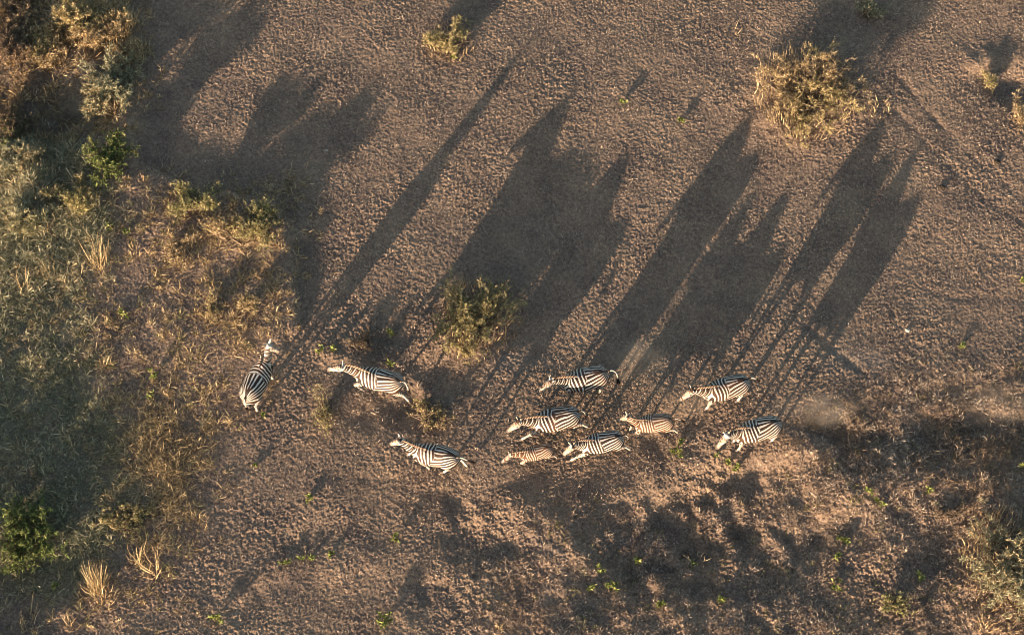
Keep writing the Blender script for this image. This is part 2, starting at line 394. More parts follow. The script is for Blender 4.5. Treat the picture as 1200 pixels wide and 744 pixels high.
def sprout(px, py, r, h, n, label, seed=0, mat='GREEN', group='small green plants dotted over the soil', cat='plant', name='green_plant'):
    """low leafy plant: short stems carrying broad leaves in several clumps"""
    rg = np.random.RandomState(seed+5000); c = P(px, py); z0 = float(ground_z(c[0], c[1])[0]); rr = r/40
    k = max(3, n//14); a = rg.rand(k)*6.283; q = np.sqrt(rg.rand(k))*rr*.8
    cl = np.stack([np.cos(a)*q, np.sin(a)*q, h*(.4+.6*rg.rand(k))], 1)
    cl[:, 2] += ground_z(cl[:, 0]+c[0], cl[:, 1]+c[1])-z0
    t = thing(name, (c[0], c[1], z0), label, cat, 0, group)
    foot = cl*np.array([.04, .04, 0]); foot[:, 2] = ground_z(foot[:, 0]+c[0], foot[:, 1]+c[1])-z0-.02
    pth = np.stack([foot, (foot+cl)/2+rg.normal(size=cl.shape)*.02, cl], 1)
    V, F, S, T = tubes(pth, np.full(k, .008), np.full(k, .003), rg)
    np_mesh('stems', V, F, S, dict(tint=T), M['BARK'], False, t)
    pi = rg.randint(k, size=n); u = .45+.55*rg.rand(n, 1)
    b = pth[pi, 0]*(1-u)+pth[pi, 2]*u
    d = rg.normal(size=(n, 3)); d[:, 2] = np.abs(d[:, 2])*.8+.15; d /= np.linalg.norm(d, axis=1)[:, None]
    l = (.07+.08*rg.rand(n)); bend = np.zeros((n, 3)); bend[:, 2] = l*.15
    V, F, S, T = blades(b, b+d*l[:, None], l*.42, bend, np.clip(.55+.25*rg.normal(size=n), 0, 1), rg, 2)
    np_mesh('foliage', V, F, S, dict(tint=T), M[mat], False, t)
    return t

def twig(px, py, px2, py2, r, label, seed, n=3, mat='BARK', h=.12):
    """fallen dry branch with side twigs"""
    rg = np.random.RandomState(seed+7000); a = P(px, py); b = P(px2, py2); K = 8
    tt = np.linspace(0, 1, K)[:, None]; p = (a*(1-tt)+b*tt)[:, :2]+rg.normal(size=(K, 2))*.03
    main = np.concatenate([p, (ground_z(p[:, 0], p[:, 1])+r+h*np.sin(tt[:, 0]*3.1))[:, None]], 1)
    ps = [tubes(main[None], np.array([r]), np.array([r*.4]), rg)]
    ln = np.linalg.norm(b-a)
    for k in range(n):
        i = rg.randint(1, K-1); s = main[i]; an = math.atan2(b[1]-a[1], b[0]-a[0])+rg.choice([-1, 1])*(.5+.5*rg.rand())
        e = s+np.array([math.cos(an), math.sin(an), .25])*ln*(.2+.25*rg.rand())
        ps.append(tubes(np.stack([s, (s+e)/2+rg.normal(size=3)*.02, e])[None], np.array([r*.6]), np.array([r*.25]), rg))
    V, F, S, T = join(ps); org = np.array([a[0], a[1], main[0][2]])
    o = np_mesh('dry_branch', V-org, F, S, dict(tint=.6+T*.4), M[mat]); o.location = org
    return tag(o, label, 'branch')

# ------------------------------------------------------------------ ground cover (stuff nobody could count)
def scatter(name, poly, dens, h, w, mat, seed, label, soft=.6, lie=1.0, tmean=.5, seg=2, patchy=.4, tsd=.22):
    rg = np.random.RandomState(seed); pp = np.array(ppoly(poly)); lo = pp.min(0)-soft; hi = pp.max(0)+soft
    lo = np.maximum(lo, [-20, -15]); hi = np.minimum(hi, [20, 16])
    n = int((hi[0]-lo[0])*(hi[1]-lo[1])*dens); x = lo[0]+rg.rand(n)*(hi[0]-lo[0]); y = lo[1]+rg.rand(n)*(hi[1]-lo[1])
    d = poly_sdf([tuple(q) for q in pp], x, y)+soft*fbm(x, y, 1.0, seed+1, 3)
    keep = (rg.rand(n) < sstep(-soft, soft, d)) & (rg.rand(n) < 1-patchy+patchy*2*sstep(-.3, .4, fbm(x, y, .55, seed+2, 3)))
    x, y = x[keep], y[keep]; n = len(x)
    base = np.stack([x, y, ground_z(x, y)-.006], 1); a = rg.rand(n)*6.283
    dr = np.stack([np.cos(a)*lie, np.sin(a)*lie, .25+.75*rg.rand(n)], 1); dr /= np.linalg.norm(dr, axis=1)[:, None]
    hl = h*(.4+.9*rg.rand(n))*(.65+.7*sstep(-.4, .5, fbm(x, y, .8, seed+3, 2)))
    bend = rg.normal(size=(n, 3))*.1*hl[:, None]; bend[:, 2] = np.abs(bend[:, 2])
    tin = np.clip(tmean+tsd*rg.normal(size=n)+.25*fbm(x, y, 1.1, seed+4, 3), 0, 1)
    V, F, S, T = blades(base, base+dr*hl[:, None], w*(.6+.8*rg.rand(n)), bend, tin, rg, seg)
    o = np_mesh(name, V, F, S, dict(tint=T), M[mat]); return tag(o, label, 'grass', kind='stuff')

def clumps(name, poly, per_m2, nb_, r, h, w, mat, seed, label, soft=.8, tmean=.55, tsd=.25, patchy=.8):
    rg = np.random.RandomState(seed); pp = np.array(ppoly(poly)); lo = np.maximum(pp.min(0)-soft, [-19, -14]); hi = np.minimum(pp.max(0)+soft, [19, 15])
    n = int((hi[0]-lo[0])*(hi[1]-lo[1])*per_m2); x = lo[0]+rg.rand(n)*(hi[0]-lo[0]); y = lo[1]+rg.rand(n)*(hi[1]-lo[1])
    d = poly_sdf([tuple(q) for q in pp], x, y)+soft*fbm(x, y, 1.0, seed+1, 3)
    keep = (rg.rand(n) < sstep(-soft, soft, d)) & (rg.rand(n) < 1-patchy+patchy*2*sstep(-.25, .35, fbm(x, y, .8, seed+2, 3)))
    x, y = x[keep], y[keep]; n = len(x); sc = .45+1.1*rg.rand(n)**1.5; ct_ = rg.normal(size=n)
    k = np.repeat(np.arange(n), nb_); m = len(k); a = rg.rand(m)*6.283; q = np.sqrt(rg.rand(m))*r*sc[k]
    bx = x[k]+np.cos(a)*q; by = y[k]+np.sin(a)*q; base = np.stack([bx, by, ground_z(bx, by)-.005], 1)
    dr = np.stack([np.cos(a)*.8+rg.normal(size=m)*.6, np.sin(a)*.8+rg.normal(size=m)*.6, .3+rg.rand(m)], 1); dr /= np.linalg.norm(dr, axis=1)[:, None]
    l = h*sc[k]*(.35+.9*rg.rand(m)); bend = rg.normal(size=(m, 3))*.16*l[:, None]
    tip = base+dr*l[:, None]; tip[:, 2] -= .25*l*rg.rand(m)
    V, F, S, T = blades(base, tip, w*(.6+.9*rg.rand(m)), bend, np.clip(tmean+.12*ct_[k]+tsd*rg.normal(size=m), 0, 1), rg, 2)
    o = np_mesh(name, V, F, S, dict(tint=T), M[mat]); return tag(o, label, 'grass', kind='stuff')

ALL = [(-40, -40), (1240, -40), (1240, 790), (-40, 790)]
scatter('dry_litter', ALL, 850, .05, .015, 'LITTER', 201, 'chopped dry grass and leaf litter strewn over the trampled brown soil', lie=.85, seg=1, tsd=.5, tmean=.48)
scatter('dry_grass', [(150, 300), (210, 200), (345, 215), (345, 330), (290, 430), (260, 620), (180, 740), (120, 760), (150, 560), (120, 420)], 90, .09, .014, 'STRAW', 211,
        'short straw coloured grass thinly covering the sunlit left bank', lie=1.1)
scatter('dry_grass', [(640, 600), (760, 560), (900, 590), (980, 470), (1060, 440), (1230, 420), (1230, 780), (560, 780), (560, 700)], 380, .09, .015, 'BROWN', 221,
        'sparse dry stubble on the hummocky ground at the lower right', lie=1.0, tmean=.7, patchy=.95)
scatter('dry_grass', [(930, 490), (1000, 470), (1230, 465), (1230, 570), (1050, 580), (950, 560)], 420, .18, .017, 'BROWN', 271,
        'dead brown tangle in the band of shadow at the right', lie=1.0, tmean=.75, patchy=.95)
scatter('grey_grass', [(-60, 170), (70, 165), (108, 220), (118, 290), (60, 330), (-60, 330)], 1000, .24, .019, 'GREY', 231,
        'tall grey green grass growing thickly on the sunlit upper left bank', lie=.8)
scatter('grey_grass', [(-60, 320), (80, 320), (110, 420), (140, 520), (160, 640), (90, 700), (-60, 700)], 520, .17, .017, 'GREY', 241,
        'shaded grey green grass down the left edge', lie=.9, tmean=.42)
scatter('dry_grass', [(140, 480), (200, 470), (235, 520), (225, 600), (190, 625), (150, 600)], 480, .24, .016, 'STRAW', 251,
        'matted tall orange straw grass in sun beside the shaded left edge', lie=1.2)
scatter('dry_grass', [(-60, -40), (60, -40), (90, 90), (60, 180), (-60, 180)], 500, .18, .018, 'BROWN', 261,
        'tangled brown dead growth in the top left corner', lie=1.0, tmean=.7, patchy=.7)

LR_ = [(640, 610), (700, 560), (900, 570), (960, 480), (1060, 430), (1240, 420), (1240, 790), (560, 790), (560, 700)]
LB_ = [(-60, 170), (110, 200), (190, 225), (345, 225), (345, 330), (280, 430), (240, 600), (190, 780), (-60, 780)]
clumps('scrub_carpet', LR_, 48, 14, .045, .11, .015, 'LITTER', 301, 'low curled dry scrub covering the rough ground at the lower right', tmean=.62)
clumps('scrub_carpet', LR_, 4, 14, .05, .12, .017, 'OLIVE', 311, 'dull olive seedlings mixed through the lower right scrub', tmean=.4)
clumps('dry_grass', LB_, 13, 16, .06, .19, .017, 'STRAW', 321, 'broken straw grass all over the left bank', soft=1.5, tmean=.55, patchy=.95)
clumps('dry_grass', LB_, 5, 16, .06, .18, .017, 'OLIVE', 331, 'olive weeds among the straw of the left bank', tmean=.55)
clumps('grey_grass', [(-60, 170), (70, 165), (112, 220), (122, 290), (90, 340), (-60, 340)], 34, 22, .08, .30, .02, 'GREY', 341, 'thick bent grey green grass clumps on the upper left bank', tmean=.8, patchy=.4)
clumps('dry_grass', [(-60, 170), (90, 165), (115, 220), (125, 300), (100, 350), (-60, 340)], 18, 16, .07, .30, .017, 'STRAW', 345, 'pale straw stalks rising out of the grey green grass', tmean=.75, patchy=.8)
clumps('dry_grass', [(130, 400), (200, 400), (240, 470), (235, 600), (200, 640), (145, 640), (130, 520)], 26, 20, .07, .26, .017, 'STRAW', 346, 'golden matted straw in sun beside the shaded left edge', tmean=.65, patchy=.6)
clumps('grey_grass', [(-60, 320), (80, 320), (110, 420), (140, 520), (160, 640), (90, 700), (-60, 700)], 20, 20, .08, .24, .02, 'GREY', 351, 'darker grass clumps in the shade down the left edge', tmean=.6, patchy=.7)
clumps('dry_grass', [(-60, -60), (165, -60), (165, 90), (150, 170), (-60, 165)], 30, 22, .08, .28, .02, 'STRAW', 361, 'dead straw and brown stalks filling in round the top left bushes', tmean=.5, patchy=.7)
clumps('dry_grass', [(180, 215), (345, 225), (345, 330), (310, 400), (220, 390), (180, 300)], 30, 18, .06, .22, .017, 'STRAW', 371, 'straw and broken twigs between the shrubs above the lone zebra', tmean=.55, patchy=.7)
clumps('dry_litter', [(400, 370), (620, 330), (640, 420), (560, 520), (430, 520), (380, 430)], 12, 14, .05, .14, .015, 'LITTER', 381, 'dry scraps and twigs round the central bush', tmean=.6, patchy=.9)
clumps('scrub_carpet', [(930, 490), (1000, 470), (1230, 465), (1230, 570), (1050, 580), (950, 560)], 34, 16, .06, .17, .016, 'LITTER', 395, 'pale twiggy debris catching the sun in the band of shadow at the right', tmean=.7, patchy=.95)
clumps('dry_litter', ALL, 7, 9, .04, .08, .013, 'LITTER', 391, 'scattered dry scraps on the open ground', tmean=.65, patchy=.9)

# ------------------------------------------------------------------ zebras
def zebra_mats():
    m, nt, b = new_mat('zebra_coat', .62, .3)
    ph = math_(nt, 'SINE', math_(nt, 'MULTIPLY', attr(nt, 'phase'), 2*math.pi))
    v = math_(nt, 'ADD', ph, attr(nt, 'bias'))
    mr = nt.nodes.new('ShaderNodeMapRange'); mr.interpolation_type = 'SMOOTHSTEP'
    mr.inputs['From Min'].default_value = -.16; mr.inputs['From Max'].default_value = .16
    nt.links.new(v, mr.inputs['Value'])
    white = ramp(nt, [(.3, (.38, .345, .30)), (.7, (.54, .51, .46))], noise(nt, 6, 4, .6))
    darkc = ramp(nt, [(.3, (.012, .007, .005)), (.7, (.034, .018, .011))], noise(nt, 5, 3, .6))
    col = mix(nt, mr.outputs[0], mix(nt, math_(nt, 'MULTIPLY', attr(nt, 'tan'), 1.3), darkc, (.115, .05, .024)), mix(nt, attr(nt, 'tan'), white, (.27, .17, .10)))
    col = mix(nt, attr(nt, 'muzzle'), col, (.065, .048, .04))
    nt.links.new(col, b.inputs['Base Color'])
    bp = nt.nodes.new('ShaderNodeBump'); bp.inputs['Strength'].default_value = .25; bp.inputs['Distance'].default_value = .008
    nt.links.new(noise(nt, 70, 4, .7), bp.inputs['Height']); nt.links.new(bp.outputs[0], b.inputs['Normal'])
    m2, nt2, b2 = new_mat('zebra_hair', .8, .2)
    v = math_(nt2, 'SINE', math_(nt2, 'MULTIPLY', attr(nt2, 'phase'), 2*math.pi))
    st_ = ramp(nt2, [(.35, (.05, .028, .018)), (.65, (.30, .23, .17))], math_(nt2, 'MULTIPLY_ADD', v, .5, .5))
    col = mix(nt2, attr(nt2, 'edge'), st_, (.045, .022, .012)); nt2.links.new(col, b2.inputs['Base Color'])
    m3, nt3, b3 = new_mat('tail_hair', .85, .2)
    c3 = ramp(nt3, [(.3, (.012, .009, .008)), (.7, (.05, .035, .028))], noise(nt3, 30, 3)); nt3.links.new(c3, b3.inputs['Base Color'])
    return m, m2, m3
ZC, ZH, ZT = zebra_mats()

def loft(rings, nseg=14):
    """rings: list of (centre Vector, lateral r, vertical r). Returns verts, faces of a closed shell"""
    cs = [Vector(r[0]) for r in rings]; V = []; F = []; n = len(cs)
    for i in range(n):
        t = (cs[min(i+1, n-1)]-cs[max(i-1, 0)]).normalized()
        lat = Vector((0, 0, 1)).cross(t)
        if lat.length < .15 or abs(t.z) > .86: lat = LAT.copy()
        lat = (lat-t*lat.dot(t)).normalized(); up = t.cross(lat).normalized()
        for k in range(nseg):
            a = 2*math.pi*k/nseg; V.append(cs[i]+lat*math.cos(a)*rings[i][1]+up*math.sin(a)*rings[i][2])
    for i in range(n-1):
        for k in range(nseg):
            a = i*nseg+k; b2 = i*nseg+(k+1) % nseg; F.append((a, b2, b2+nseg, a+nseg))
    F.append(tuple(range(nseg))[::-1]); F.append(tuple(range((n-1)*nseg, n*nseg)))
    return V, F
LAT = Vector((0, 1, 0))

def catmull(rings, sub=3):
    out = []; A = np.array([[*r[0], r[1], r[2]] for r in rings], float); n = len(A)
    for i in range(n-1):
        p0, p1, p2, p3 = A[max(i-1, 0)], A[i], A[i+1], A[min(i+2, n-1)]
        for k in range(sub):
            t = k/sub; q = .5*((2*p1)+(-p0+p2)*t+(2*p0-5*p1+4*p2-p3)*t*t+(-p0+3*p1-3*p2+p3)*t**3)
            out.append((Vector(q[:3]), max(q[3], .004), max(q[4], .004)))
    out.append((Vector(A[-1][:3]), A[-1][3], A[-1][4])); return out

def make_zebra(spec):
    dock_px, with_px, poll_px, nose_px = spec['dock'], spec['withers'], spec['poll'], spec['nose']
    s = spec['scale']
    dock = P(*dock_px, 1.17*s); wit = P(*with_px, 1.34*s)
    yaw = math.atan2(wit[1]-dock[1], wit[0]-dock[0])
    L = math.hypot(wit[1]-dock[1], wit[0]-dock[0])
    mid = (dock+wit)/2; org = mid - .10*s*np.array([math.cos(yaw), math.sin(yaw), 0])*-1
    org = np.array([mid[0]+.11*s*math.cos(yaw), mid[1]+.11*s*math.sin(yaw)])
    print('zebra', spec['n'], 'dock-withers', round(L, 2), 'suggest scale', round(L/1.20, 2), 'yaw', round(math.degrees(yaw)))
    # feet: gait angles (degrees from straight down, forward positive)
    def leg(front, ang, y):
        if front: p = Vector((.47, y, .98)); ln = [.24, .31, .27, .12]
        else: p = Vector((-.50, y, 1.0)); ln = [.30, .35, .33, .13]
        pts = [p.copy()]
        for k, (l, a) in enumerate(zip(ln, ang)):
            a = R(a); p = p+Vector((math.sin(a)*l, 0, -math.cos(a)*l)); pts.append(p.copy())
        pts[1].y = y*1.12 if not front else y*1.05
        pts[-2].y = y*.9; pts[-1].y = y*.9
        return pts
    G = spec['gait']
    legs = [(1, leg(1, G[0], .155)), (1, leg(1, G[1], -.155)), (0, leg(0, G[2], .16)), (0, leg(0, G[3], -.16))]
    low = min(l[-1].z for _, l in legs)
    dz = .035-low+spec.get('lift', 0)
    def up(v): return Vector((v[0], v[1], v[2]+dz))
    # local frame for neck and head targets
    cz = float(ground_z(org[0], org[1])[0])
    def tolocal(p):
        x, y = p[0]-org[0], p[1]-org[1]; c, s2 = math.cos(-yaw), math.sin(-yaw)
        return np.array([(x*c-y*s2)/s, (x*s2+y*c)/s, (p[2]-cz)/s])
    nb = np.array([.50, 0, 1.10+dz])
    def solve(px, frm, ln, hs):
        best = None
        for h in hs:
            q = tolocal(P(*px, h*s+cz)); e = abs(np.linalg.norm(q-frm)-ln)
            if best is None or e < best[0]-1e-4: best = (e, q)
        return best[1]
    poll = solve(poll_px, nb, .66, np.arange(1.72, 1.15, -.01)) if 'poll_h' not in spec else tolocal(P(*poll_px, spec['poll_h']*s+cz))
    nose = solve(nose_px, poll, .52, np.arange(poll[2]-.45, poll[2]+.05, .01)) if 'nose_h' not in spec else tolocal(P(*nose_px, spec['nose_h']*s+cz))
    hd = nose-poll; hd = hd/np.linalg.norm(hd)*.54; nose = poll+hd
    nb, poll, nose = Vector(nb), Vector(poll), Vector(nose)
    print('   poll', [round(v, 2) for v in poll], 'nose', [round(v, 2) for v in nose])
    fat = spec.get('fat', 1.0)*.99
    trunk = [((-.74, 0, 1.06), .05, .07), ((-.69, 0, 1.04), .17, .17), ((-.58, 0, 1.02), .26*fat, .265), ((-.42, 0, 1.00), .305*fat, .315), ((-.2, 0, .965), .325*fat, .33),
             ((.05, 0, .95), .335*fat, .335), ((.28, 0, .965), .305*fat, .33), ((.46, 0, .99), .245, .33), ((.60, 0, 1.01), .18, .26), ((.70, 0, 1.03), .09, .15)]
    trunk = [(up(a), b, c*1.04) for a, b, c in trunk]
    nd = (poll-nb); lat = Vector((0, 0, 1)).cross(nd).normalized()
    def nk(t, back=0):
        m1 = nb+Vector((.30, 0, .20)); p = nb*(1-t)**2+m1*2*t*(1-t)+poll*t*t
        return p
    neck = [(nb+Vector((-.16, 0, -.02)), .17, .27), (nk(0.05), .17, .27), (nk(.3), .15, .235), (nk(.55), .125, .195), (nk(.8), .105, .155), (nk(1.0)+Vector((0, 0, -.01)), .09, .12)]
    hv = (nose-poll).normalized(); hl = Vector((0, 0, 1)).cross(hv).normalized(); hu = hv.cross(hl).normalized()
    h0 = poll-hu*.03
    head = [(h0-hv*.05, .06, .07), (h0, .085, .105), (h0+hv*.12-hu*.012, .108, .130), (h0+hv*.22-hu*.01, .094, .112), (h0+hv*.34-hu*.004, .070, .082),
            (h0+hv*.44-hu*.008, .070, .070), (h0+hv*.49-hu*.012, .064, .062), (h0+hv*.52-hu*.014, .045, .045)]
    sh = []
    def addsh(rings, sub=3, nseg=14): sh.append(loft(catmull(rings, sub), nseg))
    addsh(trunk, 3, 20); addsh(neck, 3, 18); addsh(head, 2, 14)
    for sg in (1, -1):                                  # ears and eye ridges
        b = h0-hv*.01+hl*sg*.06+hu*.085; d = (hu*.85-hv*.35+hl*sg*.45).normalized()
        addsh([(b-d*.03, .028, .022), (b+d*.05, .042, .020), (b+d*.11, .036, .016), (b+d*.165, .010, .010)], 2, 8)
        e = h0+hv*.13+hl*sg*.078+hu*.045; addsh([(e-hv*.03, .016, .016), (e, .03, .026), (e+hv*.03, .016, .014)], 2, 8)
    LR = []
    for front, pts in legs:
        pts = [up(p) for p in pts]
        hoof = pts[-1]; fw = Vector((1, 0, 0)) if pts[-1].z < .1 else (pts[-1]-pts[-2]).normalized()
        if front: rad = [(.11, .17), (.085, .105), (.052, .056), (.040, .044), (.05, .05)]
        else: rad = [(.14, .22), (.115, .155), (.058, .07), (.042, .047), (.05, .05)]
        rings = []
        for k in range(4):
            rings.append((pts[k], *rad[k]))
            m = (pts[k]+pts[k+1])/2
            if k == 0: rings.append((m, (rad[0][0]+rad[1][0])/2, (rad[0][1]+rad[1][1])/2))
            elif k == 1: rings.append((m, .072 if front else .080, .078 if front else .105))
            elif k == 2: rings.append((m, .034, .038))
            else: rings.append((m, .036, .04))
        d = (pts[-1]-pts[-2]).normalized(); rings.append((hoof, .046, .052)); rings.append((hoof+d*.03, .052, .06))
        addsh(rings, 2, 12); LR.append((front, pts))
    # tail
    tl = spec.get('tail', ((-.10, 0, -.05), (-.10, 0, -.22), (-.04, 0, -.25)))
    tp = [up(Vector((-.66, 0, 1.17)))]
    tpts = [up(Vector((-.70, 0, 1.20)))]
    for d in tl: tpts.append(tpts[-1]+Vector(d))
    addsh([(up(Vector((-.62, 0, 1.16))), .05, .05)]+[(p, .032-.004*i, .032-.004*i) for i, p in enumerate(tpts)], 3, 8)
    V = []; F = []
    for v, f in sh:
        o = len(V); V += [x*s for x in v]; F += [tuple(i+o for i in q) for q in f]
    me = bpy.data.meshes.new('tmp'); me.from_pydata(V, [], F); me.update()
    tmp = bpy.data.objects.new('tmp', me); C.objects.link(tmp)
    md = tmp.modifiers.new('r', 'REMESH'); md.mode = 'VOXEL'; md.voxel_size = .0135*(.6+.4*s); md.use_smooth_shade = True
    md2 = tmp.modifiers.new('s', 'SMOOTH'); md2.factor = .5; md2.iterations = 7
    dg = bpy.context.evaluated_depsgraph_get(); dg.update()
    ev = tmp.evaluated_get(dg); body = bpy.data.meshes.new_from_object(ev)
    bpy.data.objects.remove(tmp); bpy.data.meshes.remove(me)
    n = len(body.vertices); co = np.empty(n*3, np.float32); body.vertices.foreach_get('co', co); co = co.reshape(-1, 3)/s
    body.polygons.foreach_set('use_smooth', np.ones(len(body.polygons), bool))
    # --- coat pattern: phase fields per region, blended by closeness to each limb's axis
    def pdist(pts, rad):
        pts = np.array([list(p) for p in pts]); rad = np.array(rad); best = np.full(n, 1e9); arc = np.zeros(n); acc = 0
        for i in range(len(pts)-1):
            a, b = pts[i], pts[i+1]; e = b-a; l2 = e@e; t = np.clip(((co-a)@e)/l2, 0, 1)
            d = np.linalg.norm(co-(a+t[:, None]*e), axis=1)/(rad[i]*(1-t)+rad[i+1]*t)
            m = d < best; best = np.where(m, d, best); arc = np.where(m, acc+t*math.sqrt(l2), arc); acc += math.sqrt(l2)
        return best, arc
    rg = np.random.RandomState(spec['n']*7)
    o1, o2 = rg.rand(2)*50
    wob = .052*fbm(co[:, 0]*1+o1, co[:, 2]+co[:, 1]*.7+o2, .26, 300+spec['n'], 3)
    dT, aT = pdist([r[0] for r in trunk], [(r[1]+r[2])/2 for r in trunk])
    dN, aN = pdist([r[0] for r in neck[1:]], [(r[1]+r[2])/2 for r in neck[1:]])
    dH, aH = pdist([r[0] for r in head], [(r[1]+r[2])/2 for r in head])
    z = co[:, 2]-dz; x = co[:, 0]; y = co[:, 1]
    # unrolled flank: u forward from the dock, v down the girth from the spine
    xD = -.80; u = np.clip(x-xD, .01, 9); v = .35*np.arctan2(np.abs(y), z-.98); v = np.where(v < 0, 1.1, v)
    v = np.where(z < .75, np.maximum(v, .55+(.75-z)), v)
    vb = v*(1+1.6*np.clip(v/.7, 0, 1.3)**2)+wob*.8*(1+v)
    per_a, per_v = spec.get('per', (14.2, .102))
    psi0 = .82; per_h = 1.0
    sweep = np.degrees(np.arctan2(vb, u))/per_a
    xb = psi0+xD+.05*np.sin(9*v+spec['n'])
    n0 = math.degrees(math.atan2(1.1, psi0))/per_a
    xx = x+wob+.16*v-.06
    phT = np.where(x < xb, -sweep+.5, (xx-xD-psi0)/per_v-n0+.75)
    neck0 = .50
    phN = (neck0-.05-xD-psi0)/per_v-n0+(aN+wob*.6)/.082
    phH = aH/.06+3*fbm(x, z, .14, 5, 2)
    wN = np.exp(-6*dN)*(x > .30); wT = np.exp(-6*dT); 
    tN = sstep(.42, .62, x+.25*(z-1.2))*(dN < dT*1.6)
    phase = phT*(1-tN)+phN*tN
    hu_ = np.array(hu); hv_ = np.array(hv); hl_ = np.array(hl); rel = co-np.array(h0)
    isH = sstep(.10, -.10, dH-dN)*(x > .6)
    bias = np.full(n, -.34)
    bias += 1.4*sstep(.72, .62, z)*(1-tN)                        # pale belly
    bias = np.where(isH > .5, .42+.5*sstep(.0, -.06, rel@np.array(hu)), bias); phase = np.where(isH > .5, phH, phase)
    tanv = np.zeros(n); muz = np.zeros(n)
    muz = np.maximum(muz, sstep(.47, .52, aH)*(isH > .5)*.9)
    # brown bridge of the nose and ear bases, dark eye
    upc = rel@hu_; fc = rel@hv_; lc = rel@hl_
    tanv = np.maximum(tanv, (isH > .5)*sstep(.055, .085, upc)*sstep(-.08, .02, fc)*.65*(upc < .13)*(dN > 1.1))
    tanv = np.maximum(tanv, (isH > .5)*sstep(.36, .44, aH)*.5)
    ears = (upc > .125) & (fc > -.14) & (fc < .10) & (x > .6) & (np.abs(lc) > .025) & (dN > 1.25)
    bias = np.where(ears, 1.6, bias); muz = np.maximum(muz, np.where(ears, sstep(.215, .235, upc)*.9, 0))
    ey = np.sqrt((fc-.13)**2+(upc-.05)**2)
    muz = np.maximum(muz, (np.abs(lc) > .07)*sstep(.03, .02, ey)*(dH < 1.5))
    # legs
    for k, (front, pts) in enumerate(LR):
        dl, al = pdist(pts, [.10, .085, .05, .042, .05] if front else [.12, .12, .06, .045, .05])
        sidey = (np.sign(y) == (1 if k % 2 == 0 else -1))
        near = (dl < 2.0) & sidey & (z < (.76 if front else .74)) & (np.abs(y) > .02)
        lim = sstep(.22, .34, al) if front else sstep(.28, .42, al)
        near &= lim > .5
        phase = np.where(near, al/.062, phase); bias = np.where(near, .45+.9*sstep(.5, .9, al), bias)
        tanv = np.where(near, np.maximum(tanv, .35), tanv)
        muz = np.where(near & (al > (.885 if front else 1.03)), .95, muz)
    # dorsal stripe and tail
    back = (z > 1.2) & (x < .05) & (x > -.8)
    bias = np.where(back, bias-1.8*sstep(.030, .014, np.abs(y)), bias)
    td = (x < -.76) & (z > .4); bias = np.where(td, 1.3, bias); tanv = np.where(td, .35, tanv)
    tanv = np.maximum(tanv, np.clip(.06+.4*fbm(x+o1, z+y+o2, .35, 77, 3), 0, .4))
    if spec.get('foal'): tanv = np.maximum(tanv, .5*np.ones(n))
    for k, v in dict(phase=phase, bias=bias, tan=tanv, muzzle=muz).items():
        a = body.attributes.new(k, 'FLOAT', 'POINT'); a.data.foreach_set('value', np.ascontiguousarray(v, np.float32))
    root = thing('zebra', (org[0], org[1], cz), spec['label'], 'zebra', yaw, 'zebras running across the open ground')
    bo = bpy.data.objects.new('body', body); C.objects.link(bo); body.materials.clear(); body.materials.append(ZC); bo.parent = root
    # mane: upright crest of short hair down the neck
    K = 26; mv = []; mf = []; mph = []; med = []
    rr = random.Random(spec['n'])
    for i in range(K+1):
        t = i/K; tt = -.18+1.22*t
        p = nk(max(tt, 0)) if tt >= 0 else nb+(nk(.05)-nb)*tt*3+Vector((tt*.5, 0, 0))
        q = nk(min(max(tt, 0)+.02, 1.02)); tg = (q-nk(max(tt, 0))).normalized()
        la = Vector((0, 0, 1)).cross(tg).normalized(); un = tg.cross(la).normalized()
        rv = np.interp(max(tt, 0), [0, .3, .55, .8, 1.0], [.265, .235, .195, .155, .115])
        hgt = (.105 if 0 < i < K else .03)*(.85+.3*rr.random())*(.6+.4*math.sin(min(1, t*1.6)*1.57))
        for sgn, up_, e in ((-1, rv-.035, 0), (-1, rv+hgt*.6, .1), (0, rv+hgt, 1), (1, rv+hgt*.6, .1), (1, rv-.035, 0)):
            mv.append((p+la*sgn*(.024 if e == 0 else .018)+un*up_)*s)
            mph.append((neck0-.05-xD-psi0)/per_v-n0+max(tt, 0)*.62/.082); med.append(e)
    for i in range(K):
        for k in range(5):
            a = i*5+k; b = i*5+(k+1) % 5; mf.append((a, b, b+5, a+5))
    mf.append((0, 1, 2, 3, 4)); mf.append(tuple(K*5+j for j in (4, 3, 2, 1, 0)))
    fl = np.array([i for f in mf for i in f]); sz = np.array([len(f) for f in mf])
    np_mesh('mane', np.array([list(v) for v in mv]), fl, sz, dict(phase=np.array(mph), edge=np.array(med)), ZH, False, root)
    # tail tuft of long hairs
    n2 = 70; r2 = np.random.RandomState(spec['n']+50); e = np.array(tpts[-1]); d = np.array((tpts[-1]-tpts[-2]).normalized())
    base = e-d*(.10*r2.rand(n2))[:, None]+r2.normal(size=(n2, 3))*.012
    tipv = base+d*(.20+.14*r2.rand(n2))[:, None]+r2.normal(size=(n2, 3))*.03
    Vt, Ft, St, _ = blade_arrays(base*s, tipv*s, np.full(n2, .022*s), r2.normal(size=(n2, 3))*.01, r2, 3)
    np_mesh('tail_tuft', Vt, Ft, St, None, ZT, False, root)
    return root

